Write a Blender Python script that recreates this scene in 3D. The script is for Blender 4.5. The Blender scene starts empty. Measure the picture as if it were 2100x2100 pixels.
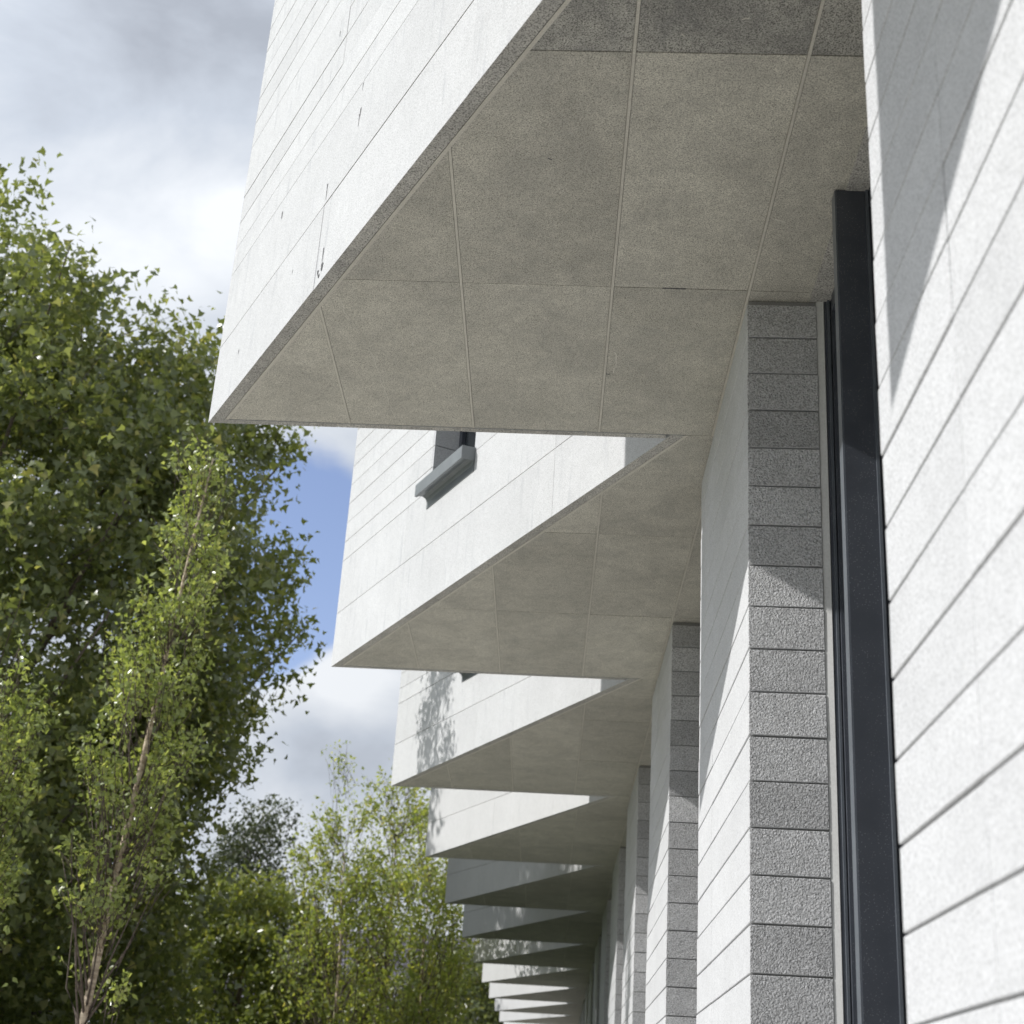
import bpy, math, random
import numpy as np
from mathutils import Vector, Matrix

C = bpy.context.scene.collection
scene = bpy.context.scene
EYE = 1.6                      # eye height above the pavement
# ------------------------------------------------------------------ camera
yaw, pitch, roll = -0.0392, 0.4031, 0.0647
cy, sy_ = math.cos(yaw), math.sin(yaw); cp, sp = math.cos(pitch), math.sin(pitch)
fwd = Vector((sy_*cp, cy*cp, sp)); rgt = Vector((cy, -sy_, 0)); upv = rgt.cross(fwd)
cr, sr = math.cos(roll), math.sin(roll)
R_ = cr*rgt + sr*upv; U_ = cr*upv - sr*rgt
cam_d = bpy.data.cameras.new('camera'); cam = bpy.data.objects.new('camera', cam_d); C.objects.link(cam)
m = Matrix((R_, U_, -fwd)).transposed().to_4x4(); m.translation = Vector((0, 0, EYE)); cam.matrix_world = m
cam_d.sensor_width = 36; cam_d.lens = 36*2998/2100; cam_d.clip_end = 3000; cam_d.clip_start = 0.05
cam_d.dof.use_dof = True; cam_d.dof.focus_distance = 7.6; cam_d.dof.aperture_fstop = 3.8
scene.camera = cam
# ------------------------------------------------------------------ sun
SUN = Vector((1.0, 0.137, -0.70)).normalized()
sd = bpy.data.lights.new('sun', 'SUN'); so = bpy.data.objects.new('sun', sd); C.objects.link(so)
sd.energy = 2.95; sd.angle = math.radians(0.53); sd.color = (1.0, 0.98, 0.95)
so.rotation_euler = SUN.to_track_quat('-Z', 'Y').to_euler(); so.location = (-10, -5, 20)
# ------------------------------------------------------------------ world
w = bpy.data.worlds.new('World'); scene.world = w; w.use_nodes = True
nt = w.node_tree; N = nt.nodes; L = nt.links; N.clear()
def wn(t, **k):
    n = N.new(t)
    for a, b in k.items(): setattr(n, a, b)
    return n
out = wn('ShaderNodeOutputWorld'); bgs = wn('ShaderNodeBackground'); bgc = wn('ShaderNodeBackground'); mixw = wn('ShaderNodeMixShader')
sky = wn('ShaderNodeTexSky'); sky.sky_type = 'NISHITA'; sky.sun_disc = False
sky.sun_elevation = math.asin(-SUN.z); sky.sun_rotation = math.atan2(-SUN.x, -SUN.y)
sky.air_density = 1.0; sky.dust_density = 0.6; sky.ozone_density = 3.0
tint = wn('ShaderNodeVectorMath', operation='MULTIPLY'); L.new(sky.outputs[0], tint.inputs[0]); tint.inputs[1].default_value = (1.28, 1.04, 1.0); L.new(tint.outputs[0], bgs.inputs[0]); bgs.inputs[1].default_value = 0.135
tc = wn('ShaderNodeTexCoord')
def mth(op, a, b=None, c=None):
    n = wn('ShaderNodeMath', operation=op)
    for i, v in enumerate((a, b, c)):
        if v is None: continue
        if isinstance(v, (int, float)): n.inputs[i].default_value = v
        else: L.new(v, n.inputs[i])
    return n.outputs[0]
def wnoise(scale, detail, rough, off, stretch=(1, 1, 1.8)):
    mp = wn('ShaderNodeMapping'); L.new(tc.outputs['Generated'], mp.inputs[0]); mp.inputs['Location'].default_value = off; mp.inputs['Scale'].default_value = stretch
    n = wn('ShaderNodeTexNoise'); n.inputs['Scale'].default_value = scale; n.inputs['Detail'].default_value = detail; n.inputs['Roughness'].default_value = rough
    n.inputs['Distortion'].default_value = 0.35
    L.new(mp.outputs[0], n.inputs['Vector']); return n.outputs['Fac']
def pix_dir(u, v):
    x = (u-1050)/2998; y = (v-1050)/2998
    return (fwd + R_*x - U_*y).normalized()
warp = wnoise(7, 4, 0.6, (3.1, 1.7, 0.4), (1, 1, 1))
def blob(u, v, deg, warpamt=0.6):
    d = pix_dir(u, v)
    dp = wn('ShaderNodeVectorMath', operation='DOT_PRODUCT'); L.new(tc.outputs['Generated'], dp.inputs[0]); dp.inputs[1].default_value = d
    ang = mth('ARCCOSINE', mth('MINIMUM', dp.outputs['Value'], 0.999999))
    r = mth('DIVIDE', ang, math.radians(deg))
    r = mth('ADD', r, mth('MULTIPLY', mth('SUBTRACT', warp, 0.5), warpamt*3))
    return mth('EXPONENT', mth('MULTIPLY', mth('MULTIPLY', r, mth('ABSOLUTE', r)), -1.0))
dens = mth('MULTIPLY', wnoise(2.6, 9, 0.56, (1.3, 0.2, 5.1)), 1.0)
dens = mth('ADD', dens, 0.16)
for (u, v, dg, a) in ((250, 0, 10, 0.22), (600, 1180, 4.0, -0.62), (690, 1010, 2.6, -0.16), (480, 1260, 4.0, -0.3), (760, 930, 2.0, 0.1), (300, 300, 9, 0.25), (720, 1430, 2.4, 0.35), (620, 1650, 4.2, 0.35)):
    dens = mth('ADD', dens, mth('MULTIPLY', blob(u, v, dg), a))
cr_ = wn('ShaderNodeMapRange'); cr_.interpolation_type = 'SMOOTHSTEP'; L.new(dens, cr_.inputs[0]); cr_.inputs[1].default_value = 0.36; cr_.inputs[2].default_value = 0.60
shade = mth('ADD', mth('MULTIPLY', mth('SUBTRACT', wnoise(5.5, 8, 0.55, (4.2, 3.3, 0.9)), 0.5), 1.55), 0.60)
for (u, v, dg, a) in ((330, 60, 6.5, -0.36), (250, 480, 5.0, 0.36), (450, 520, 4.0, 0.25), (700, 1395, 2.0, 0.5), (650, 1530, 2.6, -0.5), (590, 1640, 2.0, 0.1)):
    shade = mth('ADD', shade, mth('MULTIPLY', blob(u, v, dg, 0.35), a))
ramp = wn('ShaderNodeValToRGB'); L.new(shade, ramp.inputs[0])
e = ramp.color_ramp.elements; e[0].position = 0.12; e[0].color = (0.40, 0.435, 0.50, 1); e[1].position = 0.98; e[1].color = (0.86, 0.89, 0.93, 1)
e2 = e.new(0.45); e2.color = (0.55, 0.60, 0.68, 1)
L.new(ramp.outputs[0], bgc.inputs[0])
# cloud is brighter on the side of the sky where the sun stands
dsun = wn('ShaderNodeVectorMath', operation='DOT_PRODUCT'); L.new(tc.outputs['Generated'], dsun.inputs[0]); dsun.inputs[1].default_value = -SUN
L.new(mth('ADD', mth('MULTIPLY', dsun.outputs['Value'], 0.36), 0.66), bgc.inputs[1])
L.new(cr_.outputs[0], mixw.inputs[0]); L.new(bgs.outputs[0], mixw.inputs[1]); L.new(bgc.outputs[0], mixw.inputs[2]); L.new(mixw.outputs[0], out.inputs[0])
# ------------------------------------------------------------------ view
vs = scene.view_settings; vs.view_transform = 'Standard'; vs.look = 'None'; vs.exposure = 0.50; vs.gamma = 1; vs.use_curve_mapping = False
scene.cycles.max_bounces = 6; scene.cycles.diffuse_bounces = 4; scene.cycles.adaptive_threshold = 0.02; scene.cycles.transparent_max_bounces = 12
rnd = random.Random(7); rng = np.random.default_rng(11)

# ------------------------------------------------------------------ materials
def mat(name):
    mt = bpy.data.materials.new(name); mt.use_nodes = True
    n = mt.node_tree.nodes; b = n['Principled BSDF']
    return mt, n, mt.node_tree.links, b
def nd(n, l, t, ins=None, **k):
    x = n.new(t)
    for a, v in k.items(): setattr(x, a, v)
    for a, v in (ins or {}).items():
        if hasattr(v, 'is_linked') or hasattr(v, 'links'): l.new(v, x.inputs[a])
        else: x.inputs[a].default_value = v
    return x
def mixc(n, l, fac, a, b, bt='MIX'):
    x = n.new('ShaderNodeMix'); x.data_type = 'RGBA'; x.blend_type = bt
    for i, v in ((0, fac), (6, a), (7, b)):
        if hasattr(v, 'links'): l.new(v, x.inputs[i])
        else: x.inputs[i].default_value = v if i == 0 else (*v, 1) if len(v) == 3 else v
    return x.outputs[2]
def rampn(n, l, src, stops):
    x = n.new('ShaderNodeValToRGB'); l.new(src, x.inputs[0]); e = x.color_ramp.elements
    while len(e) < len(stops): e.new(0.5)
    for i, (p, c) in enumerate(stops):
        e[i].position = p; e[i].color = (c, c, c, 1) if isinstance(c, float) else (*c, 1)
    return x.outputs[0]
def stone(name, base, speck_scale=160, speck=0.25, stain=0.12, bump=0.25, bump_scale=220, rough=0.85, tilevar=0.06, warm=(1, 1, 1), streak=0.0, pits=0.0, dark_stain=0.0, bumpdist=0.003):
    mt, n, l, b = mat(name)
    tcn = nd(n, l, 'ShaderNodeTexCoord'); oi = nd(n, l, 'ShaderNodeObjectInfo')
    mul = nd(n, l, 'ShaderNodeMath', {0: oi.outputs['Random'], 1: 37.0}, operation='MULTIPLY')
    add = nd(n, l, 'ShaderNodeVectorMath', {0: tcn.outputs['Object']}, operation='ADD'); l.new(mul.outputs[0], add.inputs[1])
    V = nd(n, l, 'ShaderNodeMapping', {'Vector': add.outputs[0], 'Rotation': (0.63, 0.41, 0.27)}).outputs[0]
    big = nd(n, l, 'ShaderNodeTexNoise', {'Vector': V, 'Scale': 1.7, 'Detail': 6.0, 'Roughness': 0.6}).outputs['Fac']
    med = nd(n, l, 'ShaderNodeTexNoise', {'Vector': V, 'Scale': 14.0, 'Detail': 5.0, 'Roughness': 0.65}).outputs['Fac']
    fine = nd(n, l, 'ShaderNodeTexNoise', {'Vector': V, 'Scale': float(speck_scale), 'Detail': 2.0, 'Roughness': 0.5}).outputs['Fac']
    fr = rampn(n, l, fine, [(0.34, 1.0-speck), (0.50, 1.0), (0.66, 1.0+speck*0.55)])
    br = rampn(n, l, big, [(0.3, 1.0-stain), (0.62, 1.0)])
    mr = rampn(n, l, med, [(0.3, 1.0-stain*0.55), (0.6, 1.0+stain*0.2)])
    tv = nd(n, l, 'ShaderNodeMapRange', {0: oi.outputs['Random'], 3: 1.0-tilevar, 4: 1.0+tilevar*0.6}).outputs[0]
    col = mixc(n, l, 1.0, base, fr, 'MULTIPLY'); col = mixc(n, l, 1.0, col, br, 'MULTIPLY'); col = mixc(n, l, 1.0, col, mr, 'MULTIPLY')
    cmb = nd(n, l, 'ShaderNodeCombineXYZ', {0: tv, 1: tv, 2: tv}).outputs[0]
    col = mixc(n, l, 1.0, col, cmb, 'MULTIPLY')
    if dark_stain:
        ds = nd(n, l, 'ShaderNodeTexNoise', {'Vector': V, 'Scale': 3.2, 'Detail': 8.0, 'Roughness': 0.7, 'Distortion': 0.8}).outputs['Fac']
        col = mixc(n, l, rampn(n, l, ds, [(0.42, 0.0), (0.66, float(dark_stain))]), col, (base[0]*0.38, base[1]*0.39, base[2]*0.43))
    if streak:
        mp = nd(n, l, 'ShaderNodeMapping', {'Vector': add.outputs[0], 'Scale': (9.0, 9.0, 0.9)})
        st = nd(n, l, 'ShaderNodeTexNoise', {'Vector': mp.outputs[0], 'Scale': 1.6, 'Detail': 7.0, 'Roughness': 0.7}).outputs['Fac']
        col = mixc(n, l, rampn(n, l, st, [(0.56, 0.0), (0.78, float(streak))]), col, (base[0]*0.5, base[1]*0.52, base[2]*0.56))
    if pits:
        vo = nd(n, l, 'ShaderNodeTexVoronoi', {'Vector': V, 'Scale': 26.0, 'Randomness': 1.0})
        pm = rampn(n, l, vo.outputs['Distance'], [(0.0, float(pits)), (0.075, 0.0)])
        sel = nd(n, l, 'ShaderNodeTexNoise', {'Vector': V, 'Scale': 5.0, 'Detail': 2.0}).outputs['Fac']
        pm2 = nd(n, l, 'ShaderNodeMath', {0: pm, 1: rampn(n, l, sel, [(0.5, 0.0), (0.62, 1.0)])}, operation='MULTIPLY').outputs[0]
        col = mixc(n, l, pm2, col, (base[0]*0.25, base[1]*0.25, base[2]*0.27))
        vo2 = nd(n, l, 'ShaderNodeTexNoise', {'Vector': V, 'Scale': 11.0, 'Detail': 3.0, 'Distortion': 2.5}).outputs['Fac']
        col = mixc(n, l, rampn(n, l, vo2, [(0.71, 0.0), (0.76, 0.45)]), col, (0.62, 0.61, 0.58))
    l.new(col, b.inputs['Base Color']); b.inputs['Roughness'].default_value = rough
    b.inputs['Specular IOR Level'].default_value = 0.25
    bn = nd(n, l, 'ShaderNodeTexNoise', {'Vector': V, 'Scale': float(bump_scale), 'Detail': 3.0, 'Roughness': 0.55}).outputs['Fac']
    bp = nd(n, l, 'ShaderNodeBump', {'Height': bn, 'Strength': bump, 'Distance': bumpdist})
    l.new(bp.outputs[0], b.inputs['Normal'])
    return mt
M = {}
M['face'] = stone('face_stone', (0.555, 0.56, 0.565), 150, 0.20, 0.07, 0.22, 180, tilevar=0.035, streak=0.55, pits=0.6)
M['far_face'] = stone('far_face_stone', (0.56, 0.56, 0.56), 60, 0.04, 0.06, 0.1, 60, tilevar=0.03, streak=0.25)
M['pier'] = stone('pier_side_stone', (0.55, 0.555, 0.565), 120, 0.2, 0.08, 0.38, 140, tilevar=0.03, pits=0.35, streak=0.1)
M['rough'] = stone('bush_hammered_stone', (0.73, 0.73, 0.74), 110, 0.38, 0.14, 1.0, 125, tilevar=0.2, bumpdist=0.02)
M['soffit'] = stone('soffit_stone', (0.60, 0.577, 0.51), 190, 0.52, 0.16, 0.5, 150, tilevar=0.10, pits=0.4, dark_stain=0.28)
M['stained'] = stone('stained_soffit_stone', (0.44, 0.43, 0.395), 180, 0.75, 0.3, 0.5, 110, tilevar=0.07, pits=0.35, dark_stain=0.6)
M['edge'] = stone('panel_edge_stone', (0.53, 0.515, 0.48), 140, 0.6, 0.2, 0.6, 110, tilevar=0.08, dark_stain=0.35)
M['mortar'] = stone('mortar', (0.62, 0.595, 0.53), 200, 0.15, 0.1, 0.2, 200)
M['joint'] = stone('recessed_joint', (0.34, 0.335, 0.33), 200, 0.15, 0.1, 0.2, 200)
M['core'] = stone('concrete_core', (0.30, 0.30, 0.29), 60, 0.1, 0.1, 0.2, 60)
M['vein'] = stone('pale_vein', (0.68, 0.66, 0.60), 200, 0.2, 0.2, 0.2, 200)
M['dirt'] = stone('dirt_mark', (0.16, 0.16, 0.165), 200, 0.4, 0.3, 0.2, 200)
M['trim'] = stone('smooth_reveal_trim', (0.58, 0.58, 0.57), 90, 0.06, 0.08, 0.05, 90, rough=0.6)
def metal(name, base, rough=0.38, dust=0.5, spec=0.5):
    mt, n, l, b = mat(name)
    tcn = nd(n, l, 'ShaderNodeTexCoord')
    vo = nd(n, l, 'ShaderNodeTexVoronoi', {'Vector': tcn.outputs['Object'], 'Scale': 115.0, 'Randomness': 1.0})
    dm = rampn(n, l, vo.outputs['Distance'], [(0.10, float(dust)), (0.19, 0.0)])
    no = nd(n, l, 'ShaderNodeTexNoise', {'Vector': tcn.outputs['Object'], 'Scale': 7.0, 'Detail': 5.0}).outputs['Fac']
    sel = nd(n, l, 'ShaderNodeMath', {0: dm, 1: rampn(n, l, no, [(0.36, 0.0), (0.55, 1.0)])}, operation='MULTIPLY').outputs[0]
    c1 = mixc(n, l, rampn(n, l, no, [(0.3, 0.0), (0.7, 0.35)]), base, tuple(min(1, c*1.5+0.01) for c in base))
    col = mixc(n, l, sel, c1, (0.55, 0.56, 0.57))
    l.new(col, b.inputs['Base Color']); b.inputs['Roughness'].default_value = rough; b.inputs['Specular IOR Level'].default_value = spec
    return mt
M['metal'] = metal('anthracite_powder_coat', (0.056, 0.062, 0.076))
M['metal_lit'] = metal('anthracite_lit_edge', (0.10, 0.112, 0.13), 0.3, 0.4, 0.6)  # lighter copy of the frame metal: sunlit brightness of edges put into the colour
M['sill'] = metal('grey_pressed_aluminium', (0.15, 0.165, 0.175), 0.35, 0.1, 0.6)
mt, n, l, b = mat('window_glass'); M['glass'] = mt
b.inputs['Base Color'].default_value = (0.02, 0.024, 0.028, 1); b.inputs['Roughness'].default_value = 0.02
b.inputs['Transmission Weight'].default_value = 0.0; b.inputs['Specular IOR Level'].default_value = 0.7
b.inputs['Alpha'].default_value = 0.82
mt, n, l, b = mat('interior_plaster'); M['interior'] = mt; b.inputs['Base Color'].default_value = (0.35, 0.34, 0.32, 1); b.inputs['Roughness'].default_value = 0.9
def leafmat(name, c1, c2, c3, transl=0.45, gloss=0.35):
    mt, n, l, b = mat(name); n.remove(b); o = n['Material Output']
    at = nd(n, l, 'ShaderNodeAttribute'); at.attribute_name = 'tint'
    x = n.new('ShaderNodeValToRGB'); l.new(at.outputs['Fac'], x.inputs[0]); e = x.color_ramp.elements
    e[0].position = 0.0; e[0].color = (*c1, 1); e[1].position = 1.0; e[1].color = (*c3, 1); q = e.new(0.6); q.color = (*c2, 1)
    d = nd(n, l, 'ShaderNodeBsdfPrincipled', {'Base Color': x.outputs[0], 'Roughness': gloss}); d.inputs['Specular IOR Level'].default_value = 0.65
    tcol = mixc(n, l, 1.0, x.outputs[0], (1.7, 1.65, 0.7), 'MULTIPLY')
    t = nd(n, l, 'ShaderNodeBsdfTranslucent', {'Color': tcol})
    mx = nd(n, l, 'ShaderNodeMixShader', {0: transl}); l.new(d.outputs[0], mx.inputs[1]); l.new(t.outputs[0], mx.inputs[2]); l.new(mx.outputs[0], o.inputs[0])
    return mt
M['maple'] = leafmat('maple_leaf', (0.12, 0.15, 0.07), (0.22, 0.25, 0.11), (0.42, 0.38, 0.17), 0.44, 0.26)
M['birch'] = leafmat('birch_leaf', (0.20, 0.25, 0.095), (0.32, 0.37, 0.15), (0.52, 0.52, 0.25), 0.46, 0.28)
M['aspen'] = leafmat('yellowing_leaf', (0.20, 0.26, 0.09), (0.35, 0.39, 0.13), (0.55, 0.48, 0.15), 0.48, 0.34)
M['shrub'] = leafmat('round_tree_leaf', (0.12, 0.155, 0.055), (0.23, 0.26, 0.085), (0.44, 0.41, 0.13), 0.42, 0.30)
M['dark'] = leafmat('evergreen_leaf', (0.04, 0.055, 0.03), (0.08, 0.10, 0.045), (0.13, 0.145, 0.06), 0.25, 0.45)
def bark(name, a, c, sc=14):
    mt, n, l, b = mat(name)
    tcn = nd(n, l, 'ShaderNodeTexCoord'); mp = nd(n, l, 'ShaderNodeMapping', {'Vector': tcn.outputs['Object'], 'Scale': (1.0, 1.0, 2.6)})
    no = nd(n, l, 'ShaderNodeTexNoise', {'Vector': mp.outputs[0], 'Scale': float(sc), 'Detail': 6.0, 'Roughness': 0.7}).outputs['Fac']
    col = mixc(n, l, rampn(n, l, no, [(0.38, 0.0), (0.62, 1.0)]), a, c)
    l.new(col, b.inputs['Base Color']); b.inputs['Roughness'].default_value = 0.85
    bp = nd(n, l, 'ShaderNodeBump', {'Height': no, 'Strength': 0.6, 'Distance': 0.02}); l.new(bp.outputs[0], b.inputs['Normal'])
    return mt
M['bark'] = bark('brown_bark', (0.07, 0.055, 0.04), (0.16, 0.13, 0.10))
M['twig'] = bark('twig_bark', (0.08, 0.06, 0.048), (0.17, 0.135, 0.11))
M['birchbark'] = bark('pale_birch_bark', (0.32, 0.24, 0.17), (0.74, 0.62, 0.48), 7)
mt, n, l, b = mat('grass_ground'); M['grass'] = mt
tcn = nd(n, l, 'ShaderNodeTexCoord'); no = nd(n, l, 'ShaderNodeTexNoise', {'Vector': tcn.outputs['Object'], 'Scale': 3.0, 'Detail': 8.0, 'Roughness': 0.75}).outputs['Fac']
l.new(mixc(n, l, no, (0.035, 0.06, 0.018), (0.09, 0.12, 0.035)), b.inputs['Base Color']); b.inputs['Roughness'].default_value = 0.95
M['paving'] = stone('buff_paving', (0.52, 0.50, 0.46), 40, 0.1, 0.15, 0.2, 80, tilevar=0.0)
M['slate'] = stone('slate_roof', (0.19, 0.18, 0.22), 10, 0.15, 0.25, 0.2, 40, tilevar=0.18)
M['render'] = stone('house_render', (0.38, 0.36, 0.34), 20, 0.05, 0.1, 0.2, 40)

# ------------------------------------------------------------------ mesh helpers
class MB:
    def __init__(s): s.v = []; s.f = []; s.m = []
    def poly(s, pts, mi=0):
        i = len(s.v); s.v += [tuple(p) for p in pts]; s.f.append(tuple(range(i, i+len(pts)))); s.m.append(mi)
    def jitter(s, a):
        s.v = [(x+rnd.uniform(-a, a), y+rnd.uniform(-a, a), z+rnd.uniform(-a, a)) for x, y, z in s.v]
    def prism(s, pts, z0, z1, mside=0, mbot=0, mtop=0, sides=None):
        """pts counter-clockwise seen from above"""
        i = len(s.v); k = len(pts)
        s.v += [(p[0], p[1], z0) for p in pts] + [(p[0], p[1], z1) for p in pts]
        s.f.append(tuple(i+j for j in reversed(range(k)))); s.m.append(mbot)
        s.f.append(tuple(i+k+j for j in range(k))); s.m.append(mtop)
        for j in range(k):
            q = (j+1) % k
            s.f.append((i+j, i+q, i+k+q, i+k+j)); s.m.append(sides[j] if sides else mside)
    def box(s, x0, x1, y0, y1, z0, z1, mi=0): s.prism([(x0, y0), (x1, y0), (x1, y1), (x0, y1)], z0, z1, mi, mi, mi)
    def tube(s, pts, rad, k=6, mi=0):
        pts = [Vector(p) for p in pts]; base = len(s.v)
        for a, p in enumerate(pts):
            t = (pts[min(a+1, len(pts)-1)]-pts[max(a-1, 0)]).normalized()
            u = t.orthogonal().normalized() if abs(t.z) < 0.9 else Vector((1, 0, 0)).cross(t).normalized()
            v = t.cross(u)
            for j in range(k):
                an = 2*math.pi*j/k; s.v.append(tuple(p + (u*math.cos(an)+v*math.sin(an))*rad[a]))
        for a in range(len(pts)-1):
            for j in range(k):
                q = (j+1) % k
                s.f.append((base+a*k+j, base+a*k+q, base+(a+1)*k+q, base+(a+1)*k+j)); s.m.append(mi)
        s.f.append(tuple(base+j for j in reversed(range(k)))); s.m.append(mi)
        s.f.append(tuple(base+(len(pts)-1)*k+j for j in range(k))); s.m.append(mi)
    def build(s, name, mats, parent=None, kind=None, smooth=False, bevel=0):
        me = bpy.data.meshes.new(name); me.from_pydata(s.v, [], s.f)
        mats = mats if isinstance(mats, (list, tuple)) else [mats]
        for x in mats: me.materials.append(M[x])
        me.polygons.foreach_set('material_index', s.m)
        if smooth: me.polygons.foreach_set('use_smooth', [True]*len(s.f))
        o = bpy.data.objects.new(name, me); C.objects.link(o)
        if parent: o.parent = parent
        if kind: o['kind'] = kind
        if bevel:
            b = o.modifiers.new('bevel', 'BEVEL'); b.width = bevel; b.segments = 1
        return o
def thing(name, label, cat, loc=(0, 0, 0), group=None):
    o = bpy.data.objects.new(name, None); C.objects.link(o); o.location = loc; o['label'] = label; o['category'] = cat
    if group: o['group'] = group
    return o
def clip(poly, a, n):
    """keep the part of a convex polygon where (p-a).n >= 0"""
    out = []
    for i in range(len(poly)):
        p, q = poly[i], poly[(i+1) % len(poly)]
        dp = (p[0]-a[0])*n[0]+(p[1]-a[1])*n[1]; dq = (q[0]-a[0])*n[0]+(q[1]-a[1])*n[1]
        if dp >= 0: out.append(p)
        if dp*dq < 0:
            t = dp/(dp-dq); out.append((p[0]+(q[0]-p[0])*t, p[1]+(q[1]-p[1])*t))
    return out
def area(p): return 0.5*sum(p[i][0]*p[(i+1) % len(p)][1]-p[(i+1) % len(p)][0]*p[i][1] for i in range(len(p)))

# ------------------------------------------------------------------ building geometry
HS = 3.8832 + EYE           # underside of the projecting bays
SX, SY = 0.0545, 4.9138     # step from one bay to the next
KK = -0.0283                # slant of the short returns
OFF = {-2: (-.157, -.068), -1: (-.157, -.215), 0: (-.1566, -.0683), 1: (-.1022, .0166), 2: (-.0478, .0419), 3: (-.0149, .055), 4: (-.0398, .0039)}
def T(n):
    o = OFF.get(n, (0, 0)); return (-2.0367+n*SX+o[0], 8.0144+n*SY+o[1])
def V(n):
    if n == -1: return (0.5283, 2.9539)
    t = T(n); vx = 0.5828+n*SX; return (vx, t[1]+KK*(vx-t[0]))
NB = 13
ROOF = HS + 7.6
bld = thing('office_building', 'long pale stone building with sawtooth upper bays overhanging a row of stone piers', 'building')
XW = 1.207                   # soffit stops here at the window heads (bay 0)
TH = 0.07                    # cladding thickness
def unit(a, b):
    d = (b[0]-a[0], b[1]-a[1]); L_ = math.hypot(*d); return (d[0]/L_, d[1]/L_), L_
ROWS = [0.0, 0.515, 1.04]
while ROWS[-1] < ROOF-HS-0.25: ROWS.append(ROWS[-1]+0.2)
for n in range(-2, NB):
    v0, t, v1 = V(n-1), T(n), V(n)
    (ex, ey), FL = unit(v0, t); nx, ny = -ey, ex                # outward normal of the sunny face (towards -x,-y)
    if nx > 0: nx, ny = -nx, -ny
    (rx, ry), RL = unit(t, v1); mx_, my_ = -ry, rx               # outward normal of the return (towards +y)
    if my_ < 0: mx_, my_ = -mx_, -my_
    def F(s, d): return (v0[0]+ex*s+nx*d, v0[1]+ey*s+ny*d)       # d outward
    G = 0.0025
    det_ = ex*(-ry)-(-rx)*ey
    bx_, by_ = (t[0]-mx_*0.045)-(v0[0]-nx*TH), (t[1]-my_*0.045)-(v0[1]-ny*TH)
    sm = (bx_*(-ry)-(-rx)*by_)/det_
    MIT = F(sm, -TH)                                             # inner corner of the two claddings
    has_win = n in (1, 2, 3)
    W0, W1, WZ0, WZ1 = 2.80, 3.70, 1.04, 3.24
    # core, set back behind the cladding and above the soffit tiles
    A = F(-0.3, -TH-0.012); B_ = F(FL+3, -TH-0.012)
    XB = 9.0
    big = [(XB, v0[1]-0.02-0*n), (XB, v1[1]), (v1[0], v1[1]), (t[0], t[1]), (v0[0], v0[1])]
    reg = [(v0[0], v0[1]-0.048), (XB, v0[1]-0.048+KK*(XB-v0[0])), (XB, v1[1]+KK*(XB-v1[0])), (v1[0], v1[1]), t]
    core = clip(reg, F(0, -TH-0.012), (-nx, -ny)); core = clip(core, (t[0]-mx_*0.05, t[1]-my_*0.05), (-mx_, -my_))
    mb = MB()
    z0c = HS+0.035
    if has_win:
        mb.prism(core, z0c, HS+WZ0, 0, 0, 0)
        # notch for the window
        a0 = clip(core, F(W0, 0), (-ex, -ey)); a1 = clip(core, F(W1, 0), (ex, ey)); mid = clip(clip(core, F(W0, 0), (ex, ey)), F(W1, 0), (-ex, -ey))
        mid = clip(mid, F(0, -0.36), (-nx, -ny))
        for a in (a0, a1, mid): mb.prism(a, HS+WZ0, HS+WZ1)
        mb.prism(core, HS+WZ1, ROOF)
    else:
        mb.prism(core, z0c, ROOF)
    bay = mb.build('projecting_bay', ['core'], bld)
    # facade panels
    cuts = [0.0, 0.30, 2.09, 3.88, FL] if n == 0 else [0.0, 1.44, 3.24, 4.16, FL]
    detail = {0: 18, 1: 14, 2: 8, 3: 5}.get(n, 0)
    rest = MB()
    for r in range(len(ROWS)):
        z0 = ROWS[r]; z1 = ROWS[r+1] if r+1 < len(ROWS) else ROOF-HS
        for c in range(4):
            s0, s1 = cuts[c], cuts[c+1]
            pieces = [(s0, s1, z0, z1)]
            if has_win and z1 > WZ0 and z0 < WZ1:
                pieces = []
                if s0 < W0: pieces.append((s0, min(s1, W0), z0, z1))
                if s1 > W1: pieces.append((max(s0, W1), s1, z0, z1))
                a, b2 = max(s0, W0), min(s1, W1)
                if b2 > a:
                    if z0 < WZ0-0.02: pieces.append((a, b2, z0, WZ0))
                    if z1 > WZ1+0.02: pieces.append((a, b2, WZ1, z1))
            for (a, b2, p0, p1) in pieces:
                ga = 0.0007 if a > 0.01 and abs(a-W1) > 1e-6 else 0; gb = 0.0007 if b2 < FL-0.01 and abs(b2-W0) > 1e-6 else 0
                pr = rnd.uniform(-0.0012, 0.0012)
                gz = 0.0028; gz0 = 0.004 if (r == 2) else gz
                a_, b_ = a+ga, b2-gb
                end = TH*0.9*0 if b2 < FL-0.01 else 0
                pts = [F(a_, pr), F(b_, pr), F(b_, -TH), F(a_, -TH)]
                if a < 0.01: pts[0] = F(-0.053, 0); pts[3] = F(-0.0916, -TH)
                if b2 > FL-0.01:    # mitre at the tip
                    # inner corner: intersection with the return's inner line
                    pts[2] = MIT
                # order counter-clockwise
                if area(pts) < 0: pts = pts[::-1]
                tgt = MB() if r < detail else rest
                if n <= 0 or n < 4: mi_f, mi_b = 0, 1
                tgt.prism(pts, HS+p0+(gz0 if p0 > 0.01 else 0), HS+p1-gz, 0, 1, 0)
                if tgt is not rest: tgt.build('facade_panel', ['face' if n < 3 else 'far_face', 'edge'], bay)
    if rest.v: rest.build('upper_courses', ['far_face' if n >= 2 else 'face', 'edge'], bay, 'stuff')
    # return cladding, its lower edge shows under the bay as a thin band
    def Rr(s, d): return (t[0]+rx*s+mx_*d, t[1]+ry*s+my_*d)
    rc = [0.0]; q = 0.87 if n != 0 else 0.80
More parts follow.
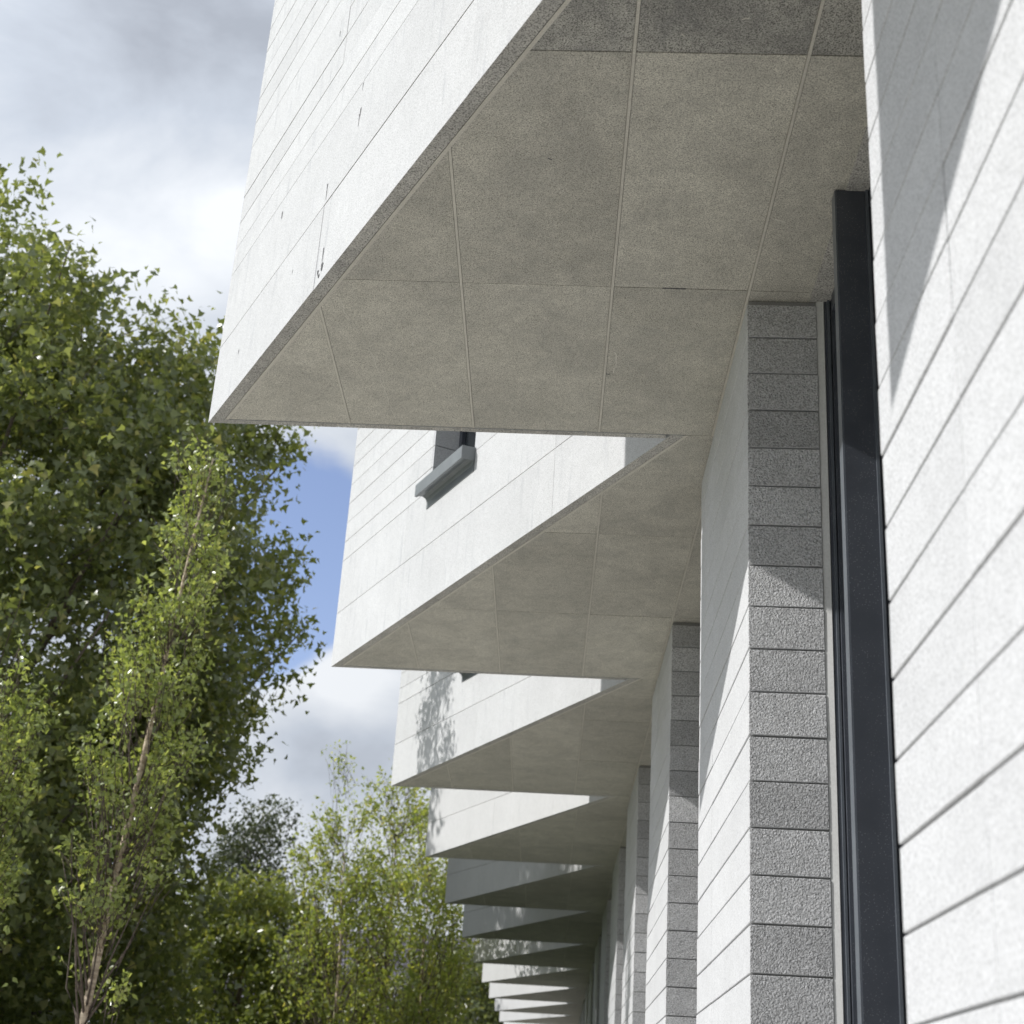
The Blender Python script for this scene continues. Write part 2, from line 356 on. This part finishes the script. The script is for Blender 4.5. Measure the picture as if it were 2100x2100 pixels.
    while q < RL: rc.append(q); q += 0.75
    rc.append(RL)
    for c in range(len(rc)-1):
        a, b2 = rc[c]+(0.0035 if c else 0.0), rc[c+1]-0.0035
        pts = [Rr(a, 0), Rr(b2, 0), Rr(b2, -0.045), MIT if c == 0 else Rr(a, -0.045)]
        if area(pts) < 0: pts = pts[::-1]
        if n <= 3 and n >= 0:
            mb = MB(); mb.prism(pts, HS, ROOF, 0, 1, 0); mb.build('return_panel', ['face', 'edge'], bay)
        else:
            if c == 0: rb = MB()
            rb.prism(pts, HS, ROOF, 0, 1, 0)
            if c == len(rc)-2: rb.build('return_cladding', ['far_face', 'edge'], bay, 'stuff')
    pts = [Rr(0.25, -0.004), Rr(RL-0.01, -0.004), Rr(RL-0.01, -0.041), Rr(0.25, -0.041)]
    if area(pts) < 0: pts = pts[::-1]
    mb = MB(); mb.prism(pts, HS+0.002, HS+0.05); mb.build('return_pointing', ['mortar'], bay)
    # soffit tiles
    dx = SX*n
    inner = [(v0[0], v0[1]-0.046), (XW+dx, v0[1]-0.046+KK*(XW-0.53)), (XW+dx, v1[1]+KK*(XW-.58)), (v1[0], v1[1]), t]
    inner = clip(inner, F(0, -TH-0.004), (-nx, -ny)); inner = clip(inner, (t[0]-mx_*0.049, t[1]-my_*0.049), (-mx_, -my_))
    yb = 6.2177+n*SY; base_y = [yb-3.4, yb-1.7, yb, yb+1.7]
    xl = [-3.0+dx, -1.3193+dx-0.75, -1.3193+dx, -0.5717+dx, 0.1809+dx, 0.8523+dx, 1.6+dx]
    ylines = [v0[1]-1.0, yb-1.70, yb, yb+5]
    if n == 0: ylines = [v0[1]-1.0, 4.5175, yb, yb+5]
    JW, HJ = 0.0085, 0.003
    joint = MB(); single = 0 <= n <= 5
    rest = MB()
    for i in range(len(xl)-1):
        for j in range(len(ylines)-1):
            p = clip(inner, (xl[i]+JW, 0), (1, 0)); p = clip(p, (xl[i+1]-JW, 0), (-1, 0)) if p else p
            if p: p = clip(p, (0, ylines[j]+HJ), (-KK, 1))
            if p: p = clip(p, (0, ylines[j+1]-HJ), (KK, -1))
            if len(p) < 3 or abs(area(p)) < 0.004: continue
            if area(p) < 0: p = p[::-1]
            z = HS+0.004+rnd.uniform(-0.0012, 0.0012)
            if single:
                mb = MB(); mb.prism(p, z, z+0.03)
                mb.build('soffit_panel', ['stained' if (n == 0 and j == 0) else 'soffit'], bay)
            else: rest.prism(p, z, z+0.03)
    if rest.v: rest.build('soffit_tiles', ['soffit'], bay, 'stuff')
    # pointed joints: a proud mortar bead in each wide joint, mortar behind the thin ones
    for i in range(1, len(xl)-1):
        p = clip(clip(inner, (xl[i]-JW*0.78, 0), (1, 0)), (xl[i]+JW*0.78, 0), (-1, 0)) if inner else []
        if len(p) >= 3:
            if area(p) < 0: p = p[::-1]
            joint.prism(p, HS+0.002, HS+0.03)
    (ax, ay) = F(0, -TH-0.012); fb = clip(inner, F(0, -TH-0.022), (nx, ny))
    if len(fb) >= 3:
        if area(fb) < 0: fb = fb[::-1]
        joint.prism(fb, HS+0.0015, HS+0.0029)
    pl = [p for p in inner]
    if area(pl) < 0: pl = pl[::-1]
    joint.prism(pl, HS+0.0190, HS+0.034)
    joint.build('pointing', ['mortar'], bay)
    # window in the sunny face
    if has_win:
        z0 = HS+WZ0; D = 0.22
        rv = MB()
        for k in range(11):   # stone reveal facing the camera side, course by course
            a, b2 = z0+0.2*k+0.09 - (0.2 if k else 0.09), 0
        zz = [z0]; zc = HS+1.04
        while zc < HS+WZ1: 
            zc += 0.2
            if zc > z0+0.05: zz.append(min(zc, HS+WZ1))
        for a, b2 in zip(zz[:-1], zz[1:]):
            pts = [F(W1+0.002, -0.004), F(W1+0.045, -0.004), F(W1+0.045, -D-0.1), F(W1+0.002, -D-0.1)]
        far = MB()
        for a, b2 in zip(zz[:-1], zz[1:]):
            pts = [F(W1-0.03, -0.002), F(W1-0.0, -0.002), F(W1-0.0, -D-0.1), F(W1-0.03, -D-0.1)]
            if area(pts) < 0: pts = pts[::-1]
            mb = MB(); mb.prism(pts, a+0.004, b2-0.004); mb.build('reveal_block', ['pier'], bay)
            pts = [F(W0, -0.002), F(W0+0.03, -0.002), F(W0+0.03, -D-0.1), F(W0, -D-0.1)]
            if area(pts) < 0: pts = pts[::-1]
            mb = MB(); mb.prism(pts, a+0.004, b2-0.004); mb.build('reveal_block', ['pier'], bay)
        def P4(s0, s1, d0, d1):
            pts = [F(s0, d0), F(s1, d0), F(s1, d1), F(s0, d1)]
            return pts if area(pts) > 0 else pts[::-1]
        fr = MB(); a0, a1 = W0+0.03, W1-0.03
        fr.prism(P4(a0, a0+0.055, -D, -D-0.07), z0, HS+WZ1); fr.prism(P4(a1-0.055, a1, -D, -D-0.07), z0, HS+WZ1)
        fr.prism(P4(a0+.055, a1-.055, -D, -D-0.07), z0, z0+0.06); fr.prism(P4(a0+.055, a1-.055, -D, -D-0.07), HS+WZ1-0.06, HS+WZ1)
        fr.prism(P4(a0, a0+0.02, -D+0.06, -D), z0, HS+WZ1, 0)
        fr.build('window_frame', ['metal'], bay)
        gp = MB(); gp.prism(P4(a0+.055, a1-.055, -D-0.03, -D-0.045), z0+.06, HS+WZ1-.06); gp.build('window_pane', ['glass'], bay)
        # pressed metal sill: top, upstand front with drip, back flashing down the wall
        sl = MB(); s0, s1, pj = W0+0.005, W1+0.02, 0.115
        zt = z0+0.015
        def bar(d0, za, d1, zb, th=0.004):
            """a thin folded sheet between two (d, z) lines"""
            pts = [F(s0, d0)+(za,), F(s1, d0)+(za,), F(s1, d1)+(zb,), F(s0, d1)+(zb,)]
            i = len(sl.v); ddx, ddz = d1-d0, zb-za; ll = math.hypot(ddx, ddz); ox, oz = -ddz/ll*th, ddx/ll*th
            p2 = [F(s0, d0+ox)+(za+oz,), F(s1, d0+ox)+(za+oz,), F(s1, d1+ox)+(zb+oz,), F(s0, d1+ox)+(zb+oz,)]
            sl.v += pts+p2
            for f in ((0, 1, 2, 3), (7, 6, 5, 4), (0, 4, 5, 1), (1, 5, 6, 2), (2, 6, 7, 3), (3, 7, 4, 0)): sl.f.append(tuple(i+k for k in f)); sl.m.append(0)
        bar(-D, zt+0.03, pj, zt); bar(pj, zt, pj, zt-0.105); bar(pj, zt-0.100, pj-0.02, zt-0.100)
        bar(0.05, zt-0.085, pj-0.02, zt-0.095); bar(0.02, zt-0.10, 0.05, zt-0.085); bar(0.007, zt-0.13, 0.02, zt-0.10); bar(0.007, zt-0.19, 0.007, zt-0.13)
        sl.prism(P4(s0-0.004, s0, 0.0, pj+0.004), zt-0.105, zt+0.006)
        sl.build('window_sill', ['sill'], bay)
# ------------------------------------------------------------------ veins, chips and weather marks on the nearest bay
bay0 = [o for o in bld.children if o.name.startswith('projecting_bay')][2]
def ribbon(mb, pts, wd, z):
    for a, b in zip(pts[:-1], pts[1:]):
        (ux, uy), _l = unit(a, b); px, py = -uy*wd/2, ux*wd/2
        q = [(a[0]+px, a[1]+py), (a[0]-px, a[1]-py), (b[0]-px, b[1]-py), (b[0]+px, b[1]+py)]
        mb.poly([(x, y, z) for x, y in q])
mb = MB()
def wob(pts, n, amp):
    o_ = []
    for a, b in zip(pts[:-1], pts[1:]):
        for k in range(n): o_.append((a[0]+(b[0]-a[0])*k/n+rnd.uniform(-amp, amp), a[1]+(b[1]-a[1])*k/n+rnd.uniform(-amp, amp)))
    return o_+[pts[-1]]
ribbon(mb, wob([(-1.202, 6.288), (-1.197, 6.571), (-1.123, 6.805), (-1.087, 7.052), (-1.074, 7.304), (-1.057, 7.541), (-1.032, 7.776)], 6, 0.006), 0.0035, HS+0.0024)
ribbon(mb, wob([(0.228, 6.861), (0.24, 6.983), (0.232, 7.094)], 6, 0.006), 0.006, HS+0.0024)
for (x, y) in ((-0.563, 5.106), (-0.979, 6.813), (-0.416, 7.357), (0.451, 5.896), (0.613, 5.967), (0.571, 5.319), (0.887, 5.584), (1.073, 5.008), (-0.2, 5.6), (0.35, 4.4), (0.6, 4.3)):
    a = rnd.uniform(0, 3.14); ln = rnd.uniform(0.02, 0.07)
    ribbon(mb, wob([(x, y), (x+math.cos(a)*ln, y+math.sin(a)*ln*0.6)], 4, 0.004), rnd.uniform(0.004, 0.009), HS+0.0024)
mb.build('pale_vein', ['vein'], bay0, 'stuff')
mb = MB(); ribbon(mb, wob([(0.425, 6.203), (0.542, 6.201)], 6, 0.002), 0.009, HS+0.0022)
for (x, y) in ((-0.61, 5.15), (0.19, 7.1), (0.17, 6.9), (-0.15, 5.2)): ribbon(mb, wob([(x, y), (x+0.02, y+0.01)], 2, 0.004), 0.008, HS+0.0022)
mb.build('chip_mark', ['dirt'], bay0, 'stuff')
(ex, ey), FL = unit(V(-1), T(0)); nx, ny = (-ey, ex) if -ey < 0 else (ey, -ex)
mb = MB()
def facemark(s_, z_, w_, h_):
    pts = []; k = 7
    for i in range(k+1): pts.append((s_+w_*(0.5-0.35*i/k)*rnd.uniform(0.6, 1.3), z_+h_*(0.5-i/k)))
    for i in range(k+1): pts.append((s_-w_*(0.5-0.35*(k-i)/k)*rnd.uniform(0.6, 1.3), z_+h_*(0.5-(k-i)/k)))
    mb.poly([(V(-1)[0]+ex*a+nx*0.0022, V(-1)[1]+ey*a+ny*0.0022, HS+b) for a, b in pts])
for (a, b, c, d) in ((3.466, .834, .018, .05), (3.475, .79, .012, .08), (3.867, .623, .022, .035), (3.865, .57, .014, .06), (3.792, .15, .010, .11), (3.786, .086, .035, .045), (3.84, .08, .02, .03), (3.82, .05, .03, .02), (4.679, .917, .022, .05), (4.006, 1.739, .012, .04), (5.204, .264, .02, .03), (3.477, 1.002, .01, .05), (4.3, .33, .008, .03)): facemark(a, b, c, d)
mb.build('weather_mark', ['dirt'], bay0, 'stuff')
# ------------------------------------------------------------------ piers
X1, PY1, WL, PW = 0.8523, 6.2748, 2.1447, 0.337
GAPZ = 0.0038
KKP = -0.052
for mI in range(-1, NB+1):
    x0 = X1+SX*(mI-1); y0 = PY1+SY*(mI-1)
    WL = 2.1447; BJ = 1.440
    if mI == 0: x0, WL, BJ = 0.8124, 2.076, 1.375
    def Q(a, b): return (x0+a, y0+b+KKP*a)      # a into the building, b along it
    def rect(a0, a1, b0, b1): return [Q(a0, b0), Q(a1, b0), Q(a1, b1), Q(a0, b1)]
    core = MB()
    core.prism(rect(0.010, 0.60, 0.016, WL-0.014), 0, HS+0.0, 0)
    pier = core.build('stone_pier', ['joint'], bld)
    top = HS-0.0107-0.006
    low = MB()
    for k in range(28):
        z1 = HS-0.0107-0.2*k-GAPZ; z0 = HS-0.0107-0.2*(k+1)+GAPZ
        if k == 0: z1 -= 0.012
        z0 = max(z0, 0.0)
        if z1 < 0.02: break
        for (b0, b1) in ((0.0, BJ), (BJ+0.0035, WL)):
            vis = 0 <= mI <= 3 and z1 > 1.35
            pr = rnd.uniform(-0.0015, 0.0015)
            mb = MB() if vis else low
            near = 1 if b0 == 0 else 0
            mb.prism(rect(pr, PW if True else 0.3, b0+(pr if near else 0), b1), z0, z1, 0, 0, 0, sides=[1 if near else 0, 0, 0, 0])
            if vis: mb.jitter(0.0011); mb.build('stone_block', ['pier', 'rough'], pier, bevel=0.0025)
    if low.v: low.build('stone_courses', ['pier', 'rough'], pier, 'stuff')
    tr = MB(); tr.prism([Q(PW+0.001, 0.006), Q(PW+0.034, -0.005), Q(PW+0.038, 0.0), Q(PW+0.038, 0.9), Q(PW+0.001, 0.9)], 0, HS); tr.build('reveal_trim', ['trim'], pier)
# ------------------------------------------------------------------ ground floor windows between the piers
for g in range(-1, NB):
    WL = 2.1447; x0 = X1+SX*(g-1); ya = PY1+SY*(g-1)+WL; yb_ = PY1+SY*g; xb = x0+SX
    # coordinates measured from the next pier (xb, yb_)
    def Q(a, b): return (xb+a, yb_+b+KK*a)
    def rect(a0, a1, b0, b1): return [Q(a0, b0), Q(a1, b0), Q(a1, b1), Q(a0, b1)]
    LG = yb_-ya
    fr = MB()
    for i, (a0, a1, b) in enumerate(((0.3765, 0.387, -0.012), (0.3875, 0.398, -0.03), (0.3985, 0.404, -0.018), (0.4045, 0.422, -0.05), (0.4225, 0.47, -0.07))):
        fr.prism(rect(a0, a1, b, 0.3), 0, HS-0.0, 1 if i in (1,) else 0)
    fr.prism(rect(0.40, 0.47, -LG+0.02, -0.0705), HS-0.09, HS, 0)
    fr.prism(rect(0.40, 0.47, -LG+0.02, -0.0705), 0.0, 0.1, 0)
    fr.prism(rect(0.38, 0.47, -LG-0.3, -LG+0.02), 0.0, HS, 0)
    win = fr.build('window', ['metal', 'metal_lit'], bld)
    f2 = MB(); by = 5.345-6.2748
    f2.prism(rect(0.262, 0.385, by, by+0.055), 0.0, HS-0.001, 0)
    f2.build('window_fin', ['metal'], win)
    f3 = MB()
    f3.prism(rect(0.2555, 0.2615, by+0.004, by+0.07), 0.0, HS-0.001, 0)
    f3.build('fin_edge', ['metal_lit'], win)
    f4 = MB()
    f4.prism(rect(0.3855, 0.397, by-0.012, by+0.05), 0, HS-.001, 0); f4.prism(rect(0.3975, 0.409, by+0.006, by+0.05), 0, HS-.001, 1); f4.prism(rect(0.4095, 0.47, by-0.005, by+0.05), 0, HS-.001, 1)
    f4.build('mullion', ['metal_lit', 'metal'], win)
    gp = MB(); gp.prism(rect(0.430, 0.442, by+0.0505, -0.0705), 0.1, HS-0.09); gp.prism(rect(0.430, 0.442, -LG+0.0205, by-0.0055), 0.1, HS-0.09)
    gp.build('window_pane', ['glass'], win)
    ht = MB(); ht.prism(rect(XW-0.9068+0.0025+0.0, 0.41, -LG+0.0, -0.005), HS-0.004, HS+0.02); ht.build('head_trim', ['edge'], win)
# rear volume and inside of the ground floor
mb = MB(); mb.box(5.5, 5.7, -8, 75, 0, HS); mb.box(1.6, 5.5, -8, 75, -0.0, 0.02)
mb.build('interior_wall', ['interior'], bld)
mb = MB()
mb.poly([(1.2, -8, HS+0.012), (1.2, 75, HS+0.012), (5.7, 75, HS+0.012), (5.7, -8, HS+0.012)]); mb.build('interior_ceiling', ['interior'], bld)
# ------------------------------------------------------------------ ground
mb = MB(); mb.poly([(-1500, -1500, -0.12), (1500, -1500, -0.12), (1500, 1500, -0.12), (-1500, 1500, -0.12)]); o = mb.build('ground', ['grass']); o['kind'] = 'structure'
mb = MB(); mb.box(-11.0, 9, -60, 19, -0.12, 0.0); mb.box(0.3, 9, 19, 42, -0.12, 0.0); mb.box(-3, 9, 42, 90, -0.12, 0.0); o = mb.build('pavement', ['paving']); o['kind'] = 'structure'  # unseen; spread wide to bounce light, cut back midway to darken the far soffits

# ------------------------------------------------------------------ trees
def leaves(name, centers, size, template, matname, parent, upbias=0.25, tintshift=0.0, droop=0.0, outv=None):
    n = len(centers); tv, tf = template; tv = np.array(tv, float)
    nrm = rng.normal(size=(n, 3)); nrm = nrm*0.85 + (outv*0.5 if outv is not None else 0); nrm[:, 2] += upbias; nrm /= np.linalg.norm(nrm, axis=1)[:, None]
    a = rng.normal(size=(n, 3)); a[:, 2] -= droop; a -= (a*nrm).sum(1)[:, None]*nrm; a /= np.linalg.norm(a, axis=1)[:, None]
    b = np.cross(nrm, a); sz = size*rng.uniform(0.5, 1.4, n)[:, None, None]
    pts = centers[:, None, :] + sz*(tv[None, :, 0:1]*a[:, None, :]+tv[None, :, 1:2]*b[:, None, :]+tv[None, :, 2:3]*nrm[:, None, :])
    k = len(tv); V_ = pts.reshape(-1, 3)
    tf = np.array(tf); F_ = (tf[None]+(np.arange(n)*k)[:, None, None]).reshape(-1)
    nf = n*len(tf)
    me = bpy.data.meshes.new(name); me.vertices.add(len(V_)); me.vertices.foreach_set('co', V_.astype(np.float32).ravel())
    me.loops.add(len(F_)); me.loops.foreach_set('vertex_index', F_.astype(np.int32)); me.polygons.add(nf)
    w_ = tf.shape[1]; me.polygons.foreach_set('loop_start', np.arange(nf, dtype=np.int32)*w_); me.polygons.foreach_set('loop_total', np.full(nf, w_, np.int32))
    me.update(calc_edges=True)
    at = me.attributes.new('tint', 'FLOAT', 'FACE'); tn = np.clip(rng.beta(1.6, 3.0, n)+tintshift, 0, 1); at.data.foreach_set('value', np.repeat(tn, len(tf)).astype(np.float32))
    me.materials.append(M[matname]); o = bpy.data.objects.new(name, me); C.objects.link(o); o.parent = parent
    return o
MAPLE = ([(0, 0, 0), (0.2, 0.5, .04), (0.48, 0.2, -.02), (1.0, 0, -.08), (0.48, -0.2, -.02), (0.2, -0.5, .04)], [(0, 2, 1), (0, 5, 4), (0, 4, 2), (2, 4, 3)])
OVAL = ([(0, 0, 0), (0.35, 0.30, 0.05), (0.35, 0, -0.03), (0.35, -0.30, 0.05), (1, 0, -0.05)], [(0, 2, 1), (0, 3, 2), (1, 2, 4), (2, 3, 4)])
def vnoise(d, seed):
    r = np.random.default_rng(seed); s = np.zeros(len(d))
    for k in range(7):
        a = r.normal(size=3)*(1.6+0.7*k); s += np.sin(d@a+r.uniform(0, 6.28))/(1+0.45*k)
    return s/2.6
def tree(name, label, cat, base, height, cz, rad, nt, per, lsize, matname, barkname, template, seed, trunk_r=0.2, group=None, up=0.5, twig=1.0, lean=(0, 0), shell=0.5, top_pow=1.0, trunk_top=0.8, tintshift=0.0, nlimb=26, lump=0.22, twr=0.006, box=0, clus=0, crad=1.0):
    """crown = twigs rooted inside an uneven envelope, leaves spaced along each twig"""
    global rng
    rng = np.random.default_rng(seed)
    root = thing(name, label, cat, (base[0], base[1], base[2]), group)
    H = height
    # envelope samples
    ctr = np.array([lean[0]*cz/H, lean[1]*cz/H, cz]); rad = np.array(rad, float)
    d = rng.normal(size=(nt*3, 3)); d /= np.linalg.norm(d, axis=1)[:, None]
    if box: d = d/(np.abs(d)**box).sum(1)[:, None]**(1/box)
    rr = rng.uniform(0, 1, len(d))**(1/3*(1-shell)+0.02)
    env = 1+lump*vnoise(d*2.2, seed+5)
    loc = d*rr[:, None]*env[:, None]
    if top_pow != 1.0:   # narrower toward the top
        zf = np.clip((loc[:, 2]+1)/2, 0, 1.2); k = np.clip(1.25-zf, 0.05, 1)**top_pow; loc[:, :2] *= (0.35+k)[:, None]
    if clus:
        nc = max(6, int(len(loc)/clus)); cc = loc[:nc]; k_ = rng.integers(0, nc, len(loc)); g_ = rng.normal(size=(len(loc), 3)); g_ /= np.linalg.norm(g_, axis=1)[:, None]
        loc = cc[k_]*0.93 + g_*np.array([crad, crad, crad*0.7])*rng.uniform(0.35, 1.0, len(loc))[:, None]/rad
    P = ctr+loc*rad
    P[:, :2] += (P[:, 2:3]-cz)/H*np.array(lean)[None]
    P = P[P[:, 2] > 0.5][:nt]
    # clumpiness: drop twigs in some places
    hole = vnoise(P/np.maximum(rad.min()*0.35, 0.35), seed+9); P = P[hole > -0.66]
    KEEP = None
    ax = np.stack([P[:, 2]/H*lean[0], P[:, 2]/H*lean[1], P[:, 2]], 1)
    outw = P-ax; outw /= (np.linalg.norm(outw, axis=1)[:, None]+1e-6)
    dirs = outw*(1-up)+np.array([0, 0, up])+rng.normal(size=P.shape)*0.25; dirs /= np.linalg.norm(dirs, axis=1)[:, None]
    ln = twig*rng.uniform(0.5, 1.25, len(P))
    tt = (np.arange(per)+0.5)/per
    cen = P[:, None, :]+dirs[:, None, :]*(ln[:, None, None]*tt[None, :, None])+rng.normal(size=(len(P), per, 3))*lsize*0.75
    leaves('crown', cen.reshape(-1, 3), lsize, template, matname, root, tintshift=tintshift, outv=np.repeat(outw, per, 0))
    # trunk and limbs
    tb = MB(); k = 9; zs = [H*trunk_top*i/(k-1) for i in range(k)]
    wob = [(rnd.uniform(-1, 1)*trunk_r*0.35, rnd.uniform(-1, 1)*trunk_r*0.35) for _ in zs]
    tp = [(z/H*lean[0]+a, z/H*lean[1]+b, z) for z, (a, b) in zip(zs, wob)]
    tb.tube(tp, [trunk_r*(1.15 if i == 0 else 1)*(1-0.82*i/(k-1)) for i in range(k)], 9)
    tb.build('trunk', [barkname], root, smooth=True)
    lb = MB(); idx = np.unique(np.concatenate([rng.choice(len(P), min(nlimb, len(P)), replace=False), np.argsort(-P[:, 2])[:24:3], np.argsort(-np.linalg.norm(P[:, :2]-ax[:, :2], axis=1))[:60:4]]))
    for i in idx:
        e_ = P[i]+dirs[i]*ln[i]*0.6; zb = max(min(cz-rad[2]*0.75, e_[2]*0.6), e_[2]-np.linalg.norm(e_[:2]-ax[i][:2])*(0.9+1.6*up)-0.3); zb = min(max(zb, 0.15*H), H*trunk_top*0.97)
        s_ = np.array([zb/H*lean[0], zb/H*lean[1], zb]); m_ = (s_+e_)/2+np.array([0, 0, -0.06*np.linalg.norm(e_-s_)])+rng.normal(size=3)*0.04*np.linalg.norm(e_-s_)
        r0 = trunk_r*(1-0.8*zb/(H*trunk_top))*0.5
        r0 *= 0.7; lb.tube([s_, s_*0.5+m_*0.5+rng.normal(size=3)*0.02, m_, m_*0.5+e_*0.5, e_], [r0, r0*0.8, r0*0.6, r0*0.4, max(r0*0.12, 0.004)], 5)
    ti = rng.choice(len(P), min(len(P), 900), replace=False)
    for i in ti:
        lb.tube([P[i]-dirs[i]*ln[i]*0.5, P[i], P[i]+dirs[i]*ln[i]*0.85], [twr*1.4, twr, twr*0.5], 3)
    lb.build('branches', ['twig'], root, smooth=True)
    return root
G0 = -0.12
tree('maple_tree', 'huge dark green broad-leaved tree rising at the left edge beside the building', 'tree', (-12.4, 27.5, G0), 19.4, 9.15, (6.0, 6.2, 8.55), 12500, 17, 0.165, 'maple', 'bark', MAPLE, 3, 0.38, up=0.45, twig=1.15, shell=0.55, nlimb=70, trunk_top=0.85, lump=0.2, twr=0.01, box=3, clus=48, crad=0.95)
MT = bpy.data.objects['maple_tree']
def dup(root, loc, rz, label, sc=1.0):
    r = root.copy(); C.objects.link(r); r.location = loc; r.rotation_euler = (0, 0, rz); r.scale = (sc, sc, sc); r['label'] = label
    for ch in root.children:
        c = ch.copy(); C.objects.link(c); c.parent = r
    return r
dup(MT, (-17.5, 43, G0), 2.1, 'broad-leaved tree added behind the huge dark tree to fill its gaps and block skylight', 0.6)  # added copies: block skylight to the far bays and fill gaps in the crown
dup(MT, (-23, 57, G0), 4.0, 'broad-leaved tree added farthest left in the distance to fill gaps and block skylight', 0.7)
GB = 'slender young trees planted along the building'
tree('birch_tree', 'slender young pale-stemmed tree leaning right in front of the huge dark tree', 'tree', (-5.0, 16.3, G0), 9.9, 6.15, (0.47, 0.47, 3.85), 620, 13, 0.075, 'birch', 'birchbark', OVAL, 21, 0.062, up=0.75, twig=0.42, lean=(0.66, 0.0), shell=0.15, top_pow=0.8, trunk_top=0.93, nlimb=46, group=GB, lump=0.3, twr=0.004, clus=16, crad=0.2)
tree('birch_tree', 'small leafy young tree cut by the lower left corner of the picture', 'tree', (-6.25, 15.6, G0), 6.3, 4.0, (0.46, 0.5, 2.4), 520, 13, 0.075, 'birch', 'birchbark', OVAL, 22, 0.06, up=0.75, twig=0.42, lean=(0.2, 0), shell=0.2, top_pow=0.8, nlimb=30, group=GB, lump=0.3, twr=0.004, clus=16, crad=0.2)
GA = 'yellowing slender trees near the far end of the building'
tree('aspen_tree', 'yellowing slender tree with pale trunk, leftmost of the yellow ones', 'tree', (-4.75, 37, G0), 10.0, 6.0, (1.15, 1.2, 4.0), 540, 13, 0.115, 'aspen', 'birchbark', OVAL, 31, 0.09, up=0.65, twig=0.7, lean=(-0.4, 0), shell=0.2, top_pow=0.7, clus=18, crad=0.45, group=GA, lump=0.35, nlimb=36, twr=0.006)
tree('aspen_tree', 'tallest yellowing slender tree, its top against the sky beside the third bay', 'tree', (-3.75, 38.5, G0), 11.0, 6.6, (1.15, 1.2, 4.4), 540, 13, 0.115, 'aspen', 'birchbark', OVAL, 32, 0.09, up=0.65, twig=0.7, lean=(-0.3, 0), shell=0.2, top_pow=0.7, clus=18, crad=0.45, group=GA, lump=0.35, nlimb=36, tintshift=0.06, twr=0.006)
tree('aspen_tree', 'yellow-green slender tree half hidden behind the dark shaded bay tips', 'tree', (-2.75, 36.0, G0), 8.9, 5.4, (1.0, 1.1, 3.4), 540, 13, 0.115, 'aspen', 'birchbark', OVAL, 33, 0.08, up=0.65, twig=0.6, lean=(-0.1, 0), shell=0.2, top_pow=0.7, clus=18, crad=0.4, group=GA, lump=0.3, nlimb=30, twr=0.006)
tree('round_tree', 'bushy mid-green tree with a sunlit yellow-green top below the huge dark tree', 'tree', (-8.1, 41, G0), 7.9, 4.3, (2.5, 2.4, 3.4), 2900, 13, 0.16, 'shrub', 'bark', OVAL, 41, 0.16, up=0.5, twig=0.6, shell=0.6, lump=0.2, clus=40, crad=0.55)
tree('conifer_tree', 'dark evergreen tree with narrow top behind the bushy green tree', 'tree', (-10.4, 52, G0), 12.2, 6.4, (1.5, 1.6, 6.0), 1900, 12, 0.15, 'dark', 'bark', OVAL, 51, 0.2, up=0.2, twig=0.8, shell=0.4, top_pow=1.0, lump=0.25)
GF = 'leafy trees filling the gap beyond the yellow trees'
tree('far_tree', 'dark green rounded tree low behind the yellow slender trees, near the far bays', 'tree', (-3.6, 70, G0), 9.2, 4.9, (2.6, 2.6, 4.2), 2600, 12, 0.2, 'maple', 'bark', OVAL, 61, 0.2, up=0.4, twig=0.9, shell=0.6, group=GF, lump=0.2)
tree('far_tree', 'green bushy tree low between the evergreen and the yellow slender trees', 'tree', (-6.6, 47, G0), 5.8, 3.1, (1.9, 2.0, 2.6), 2000, 12, 0.16, 'shrub', 'bark', OVAL, 62, 0.15, up=0.4, twig=0.7, shell=0.6, group=GF, lump=0.2)
tree('far_tree', 'low dark green tree under the huge tree, left of the bushy green one', 'tree', (-15.5, 51, G0), 9.5, 5.0, (4.2, 3.6, 4.6), 4200, 12, 0.18, 'maple', 'bark', OVAL, 63, 0.2, up=0.4, twig=0.9, shell=0.6, group=GF, lump=0.2)

# ------------------------------------------------------------------ slate roofed house behind the yellow trees
house = thing('slate_roofed_house', 'house with a violet grey slate roof glimpsed behind the yellowing trees', 'house', (-10.0, 76, G0))
mb = MB(); mb.box(-7, 7.6, 0, 9, 0, 6.0); mb.build('wall', ['render'], house)
mb = MB(); mb.v += [(-7, 0, 6.0), (-7, 9, 6.0), (-7, 4.5, 11.2), (7.6, 0, 6.0), (7.6, 9, 6.0), (7.6, 4.5, 11.2)]
mb.f += [(0, 2, 1), (3, 4, 5)]; mb.m += [0, 0]; mb.build('gable', ['render'], house)
mb = MB(); sl_ = math.hypot(4.5, 5.2)
nrow = 26
for k in range(nrow):
    f0, f1 = k/nrow, (k+1)/nrow+0.01
    for c in range(36):
        xa = -7.3+c*0.422+(0.2 if k % 2 else 0)
        lift = 0.03+rnd.uniform(0, 0.012)
        a = (-0.35+4.9*f0-lift*0.7, 5.6+5.66*f0+lift); b2 = (-0.35+4.9*f1, 5.6+5.66*f1)
        mb.poly([(xa, a[0], a[1]), (xa+0.41, a[0], a[1]), (xa+0.41, b2[0], b2[1]), (xa, b2[0], b2[1])])
mb.poly([(-7.4, -0.3, 5.57), (8.1, -0.3, 5.57), (8.1, 4.58, 11.24), (-7.4, 4.58, 11.24)])
mb.poly([(-7.4, 9.4, 5.6), (-7.4, 4.58, 11.24), (8.1, 4.58, 11.24), (8.1, 9.4, 5.6)])
mb.build('roof', ['slate'], house, 'stuff')
mb = MB(); mb.box(-3, -2.2, 4.1, 4.9, 10.4, 12.3); mb.build('chimney', ['render'], house)
mb = MB()
for c in (-5, -1, 3.5): mb.box(c, c+1.2, -0.05, 0.02, 3.6, 5.0)
mb.build('window', ['glass'], house)
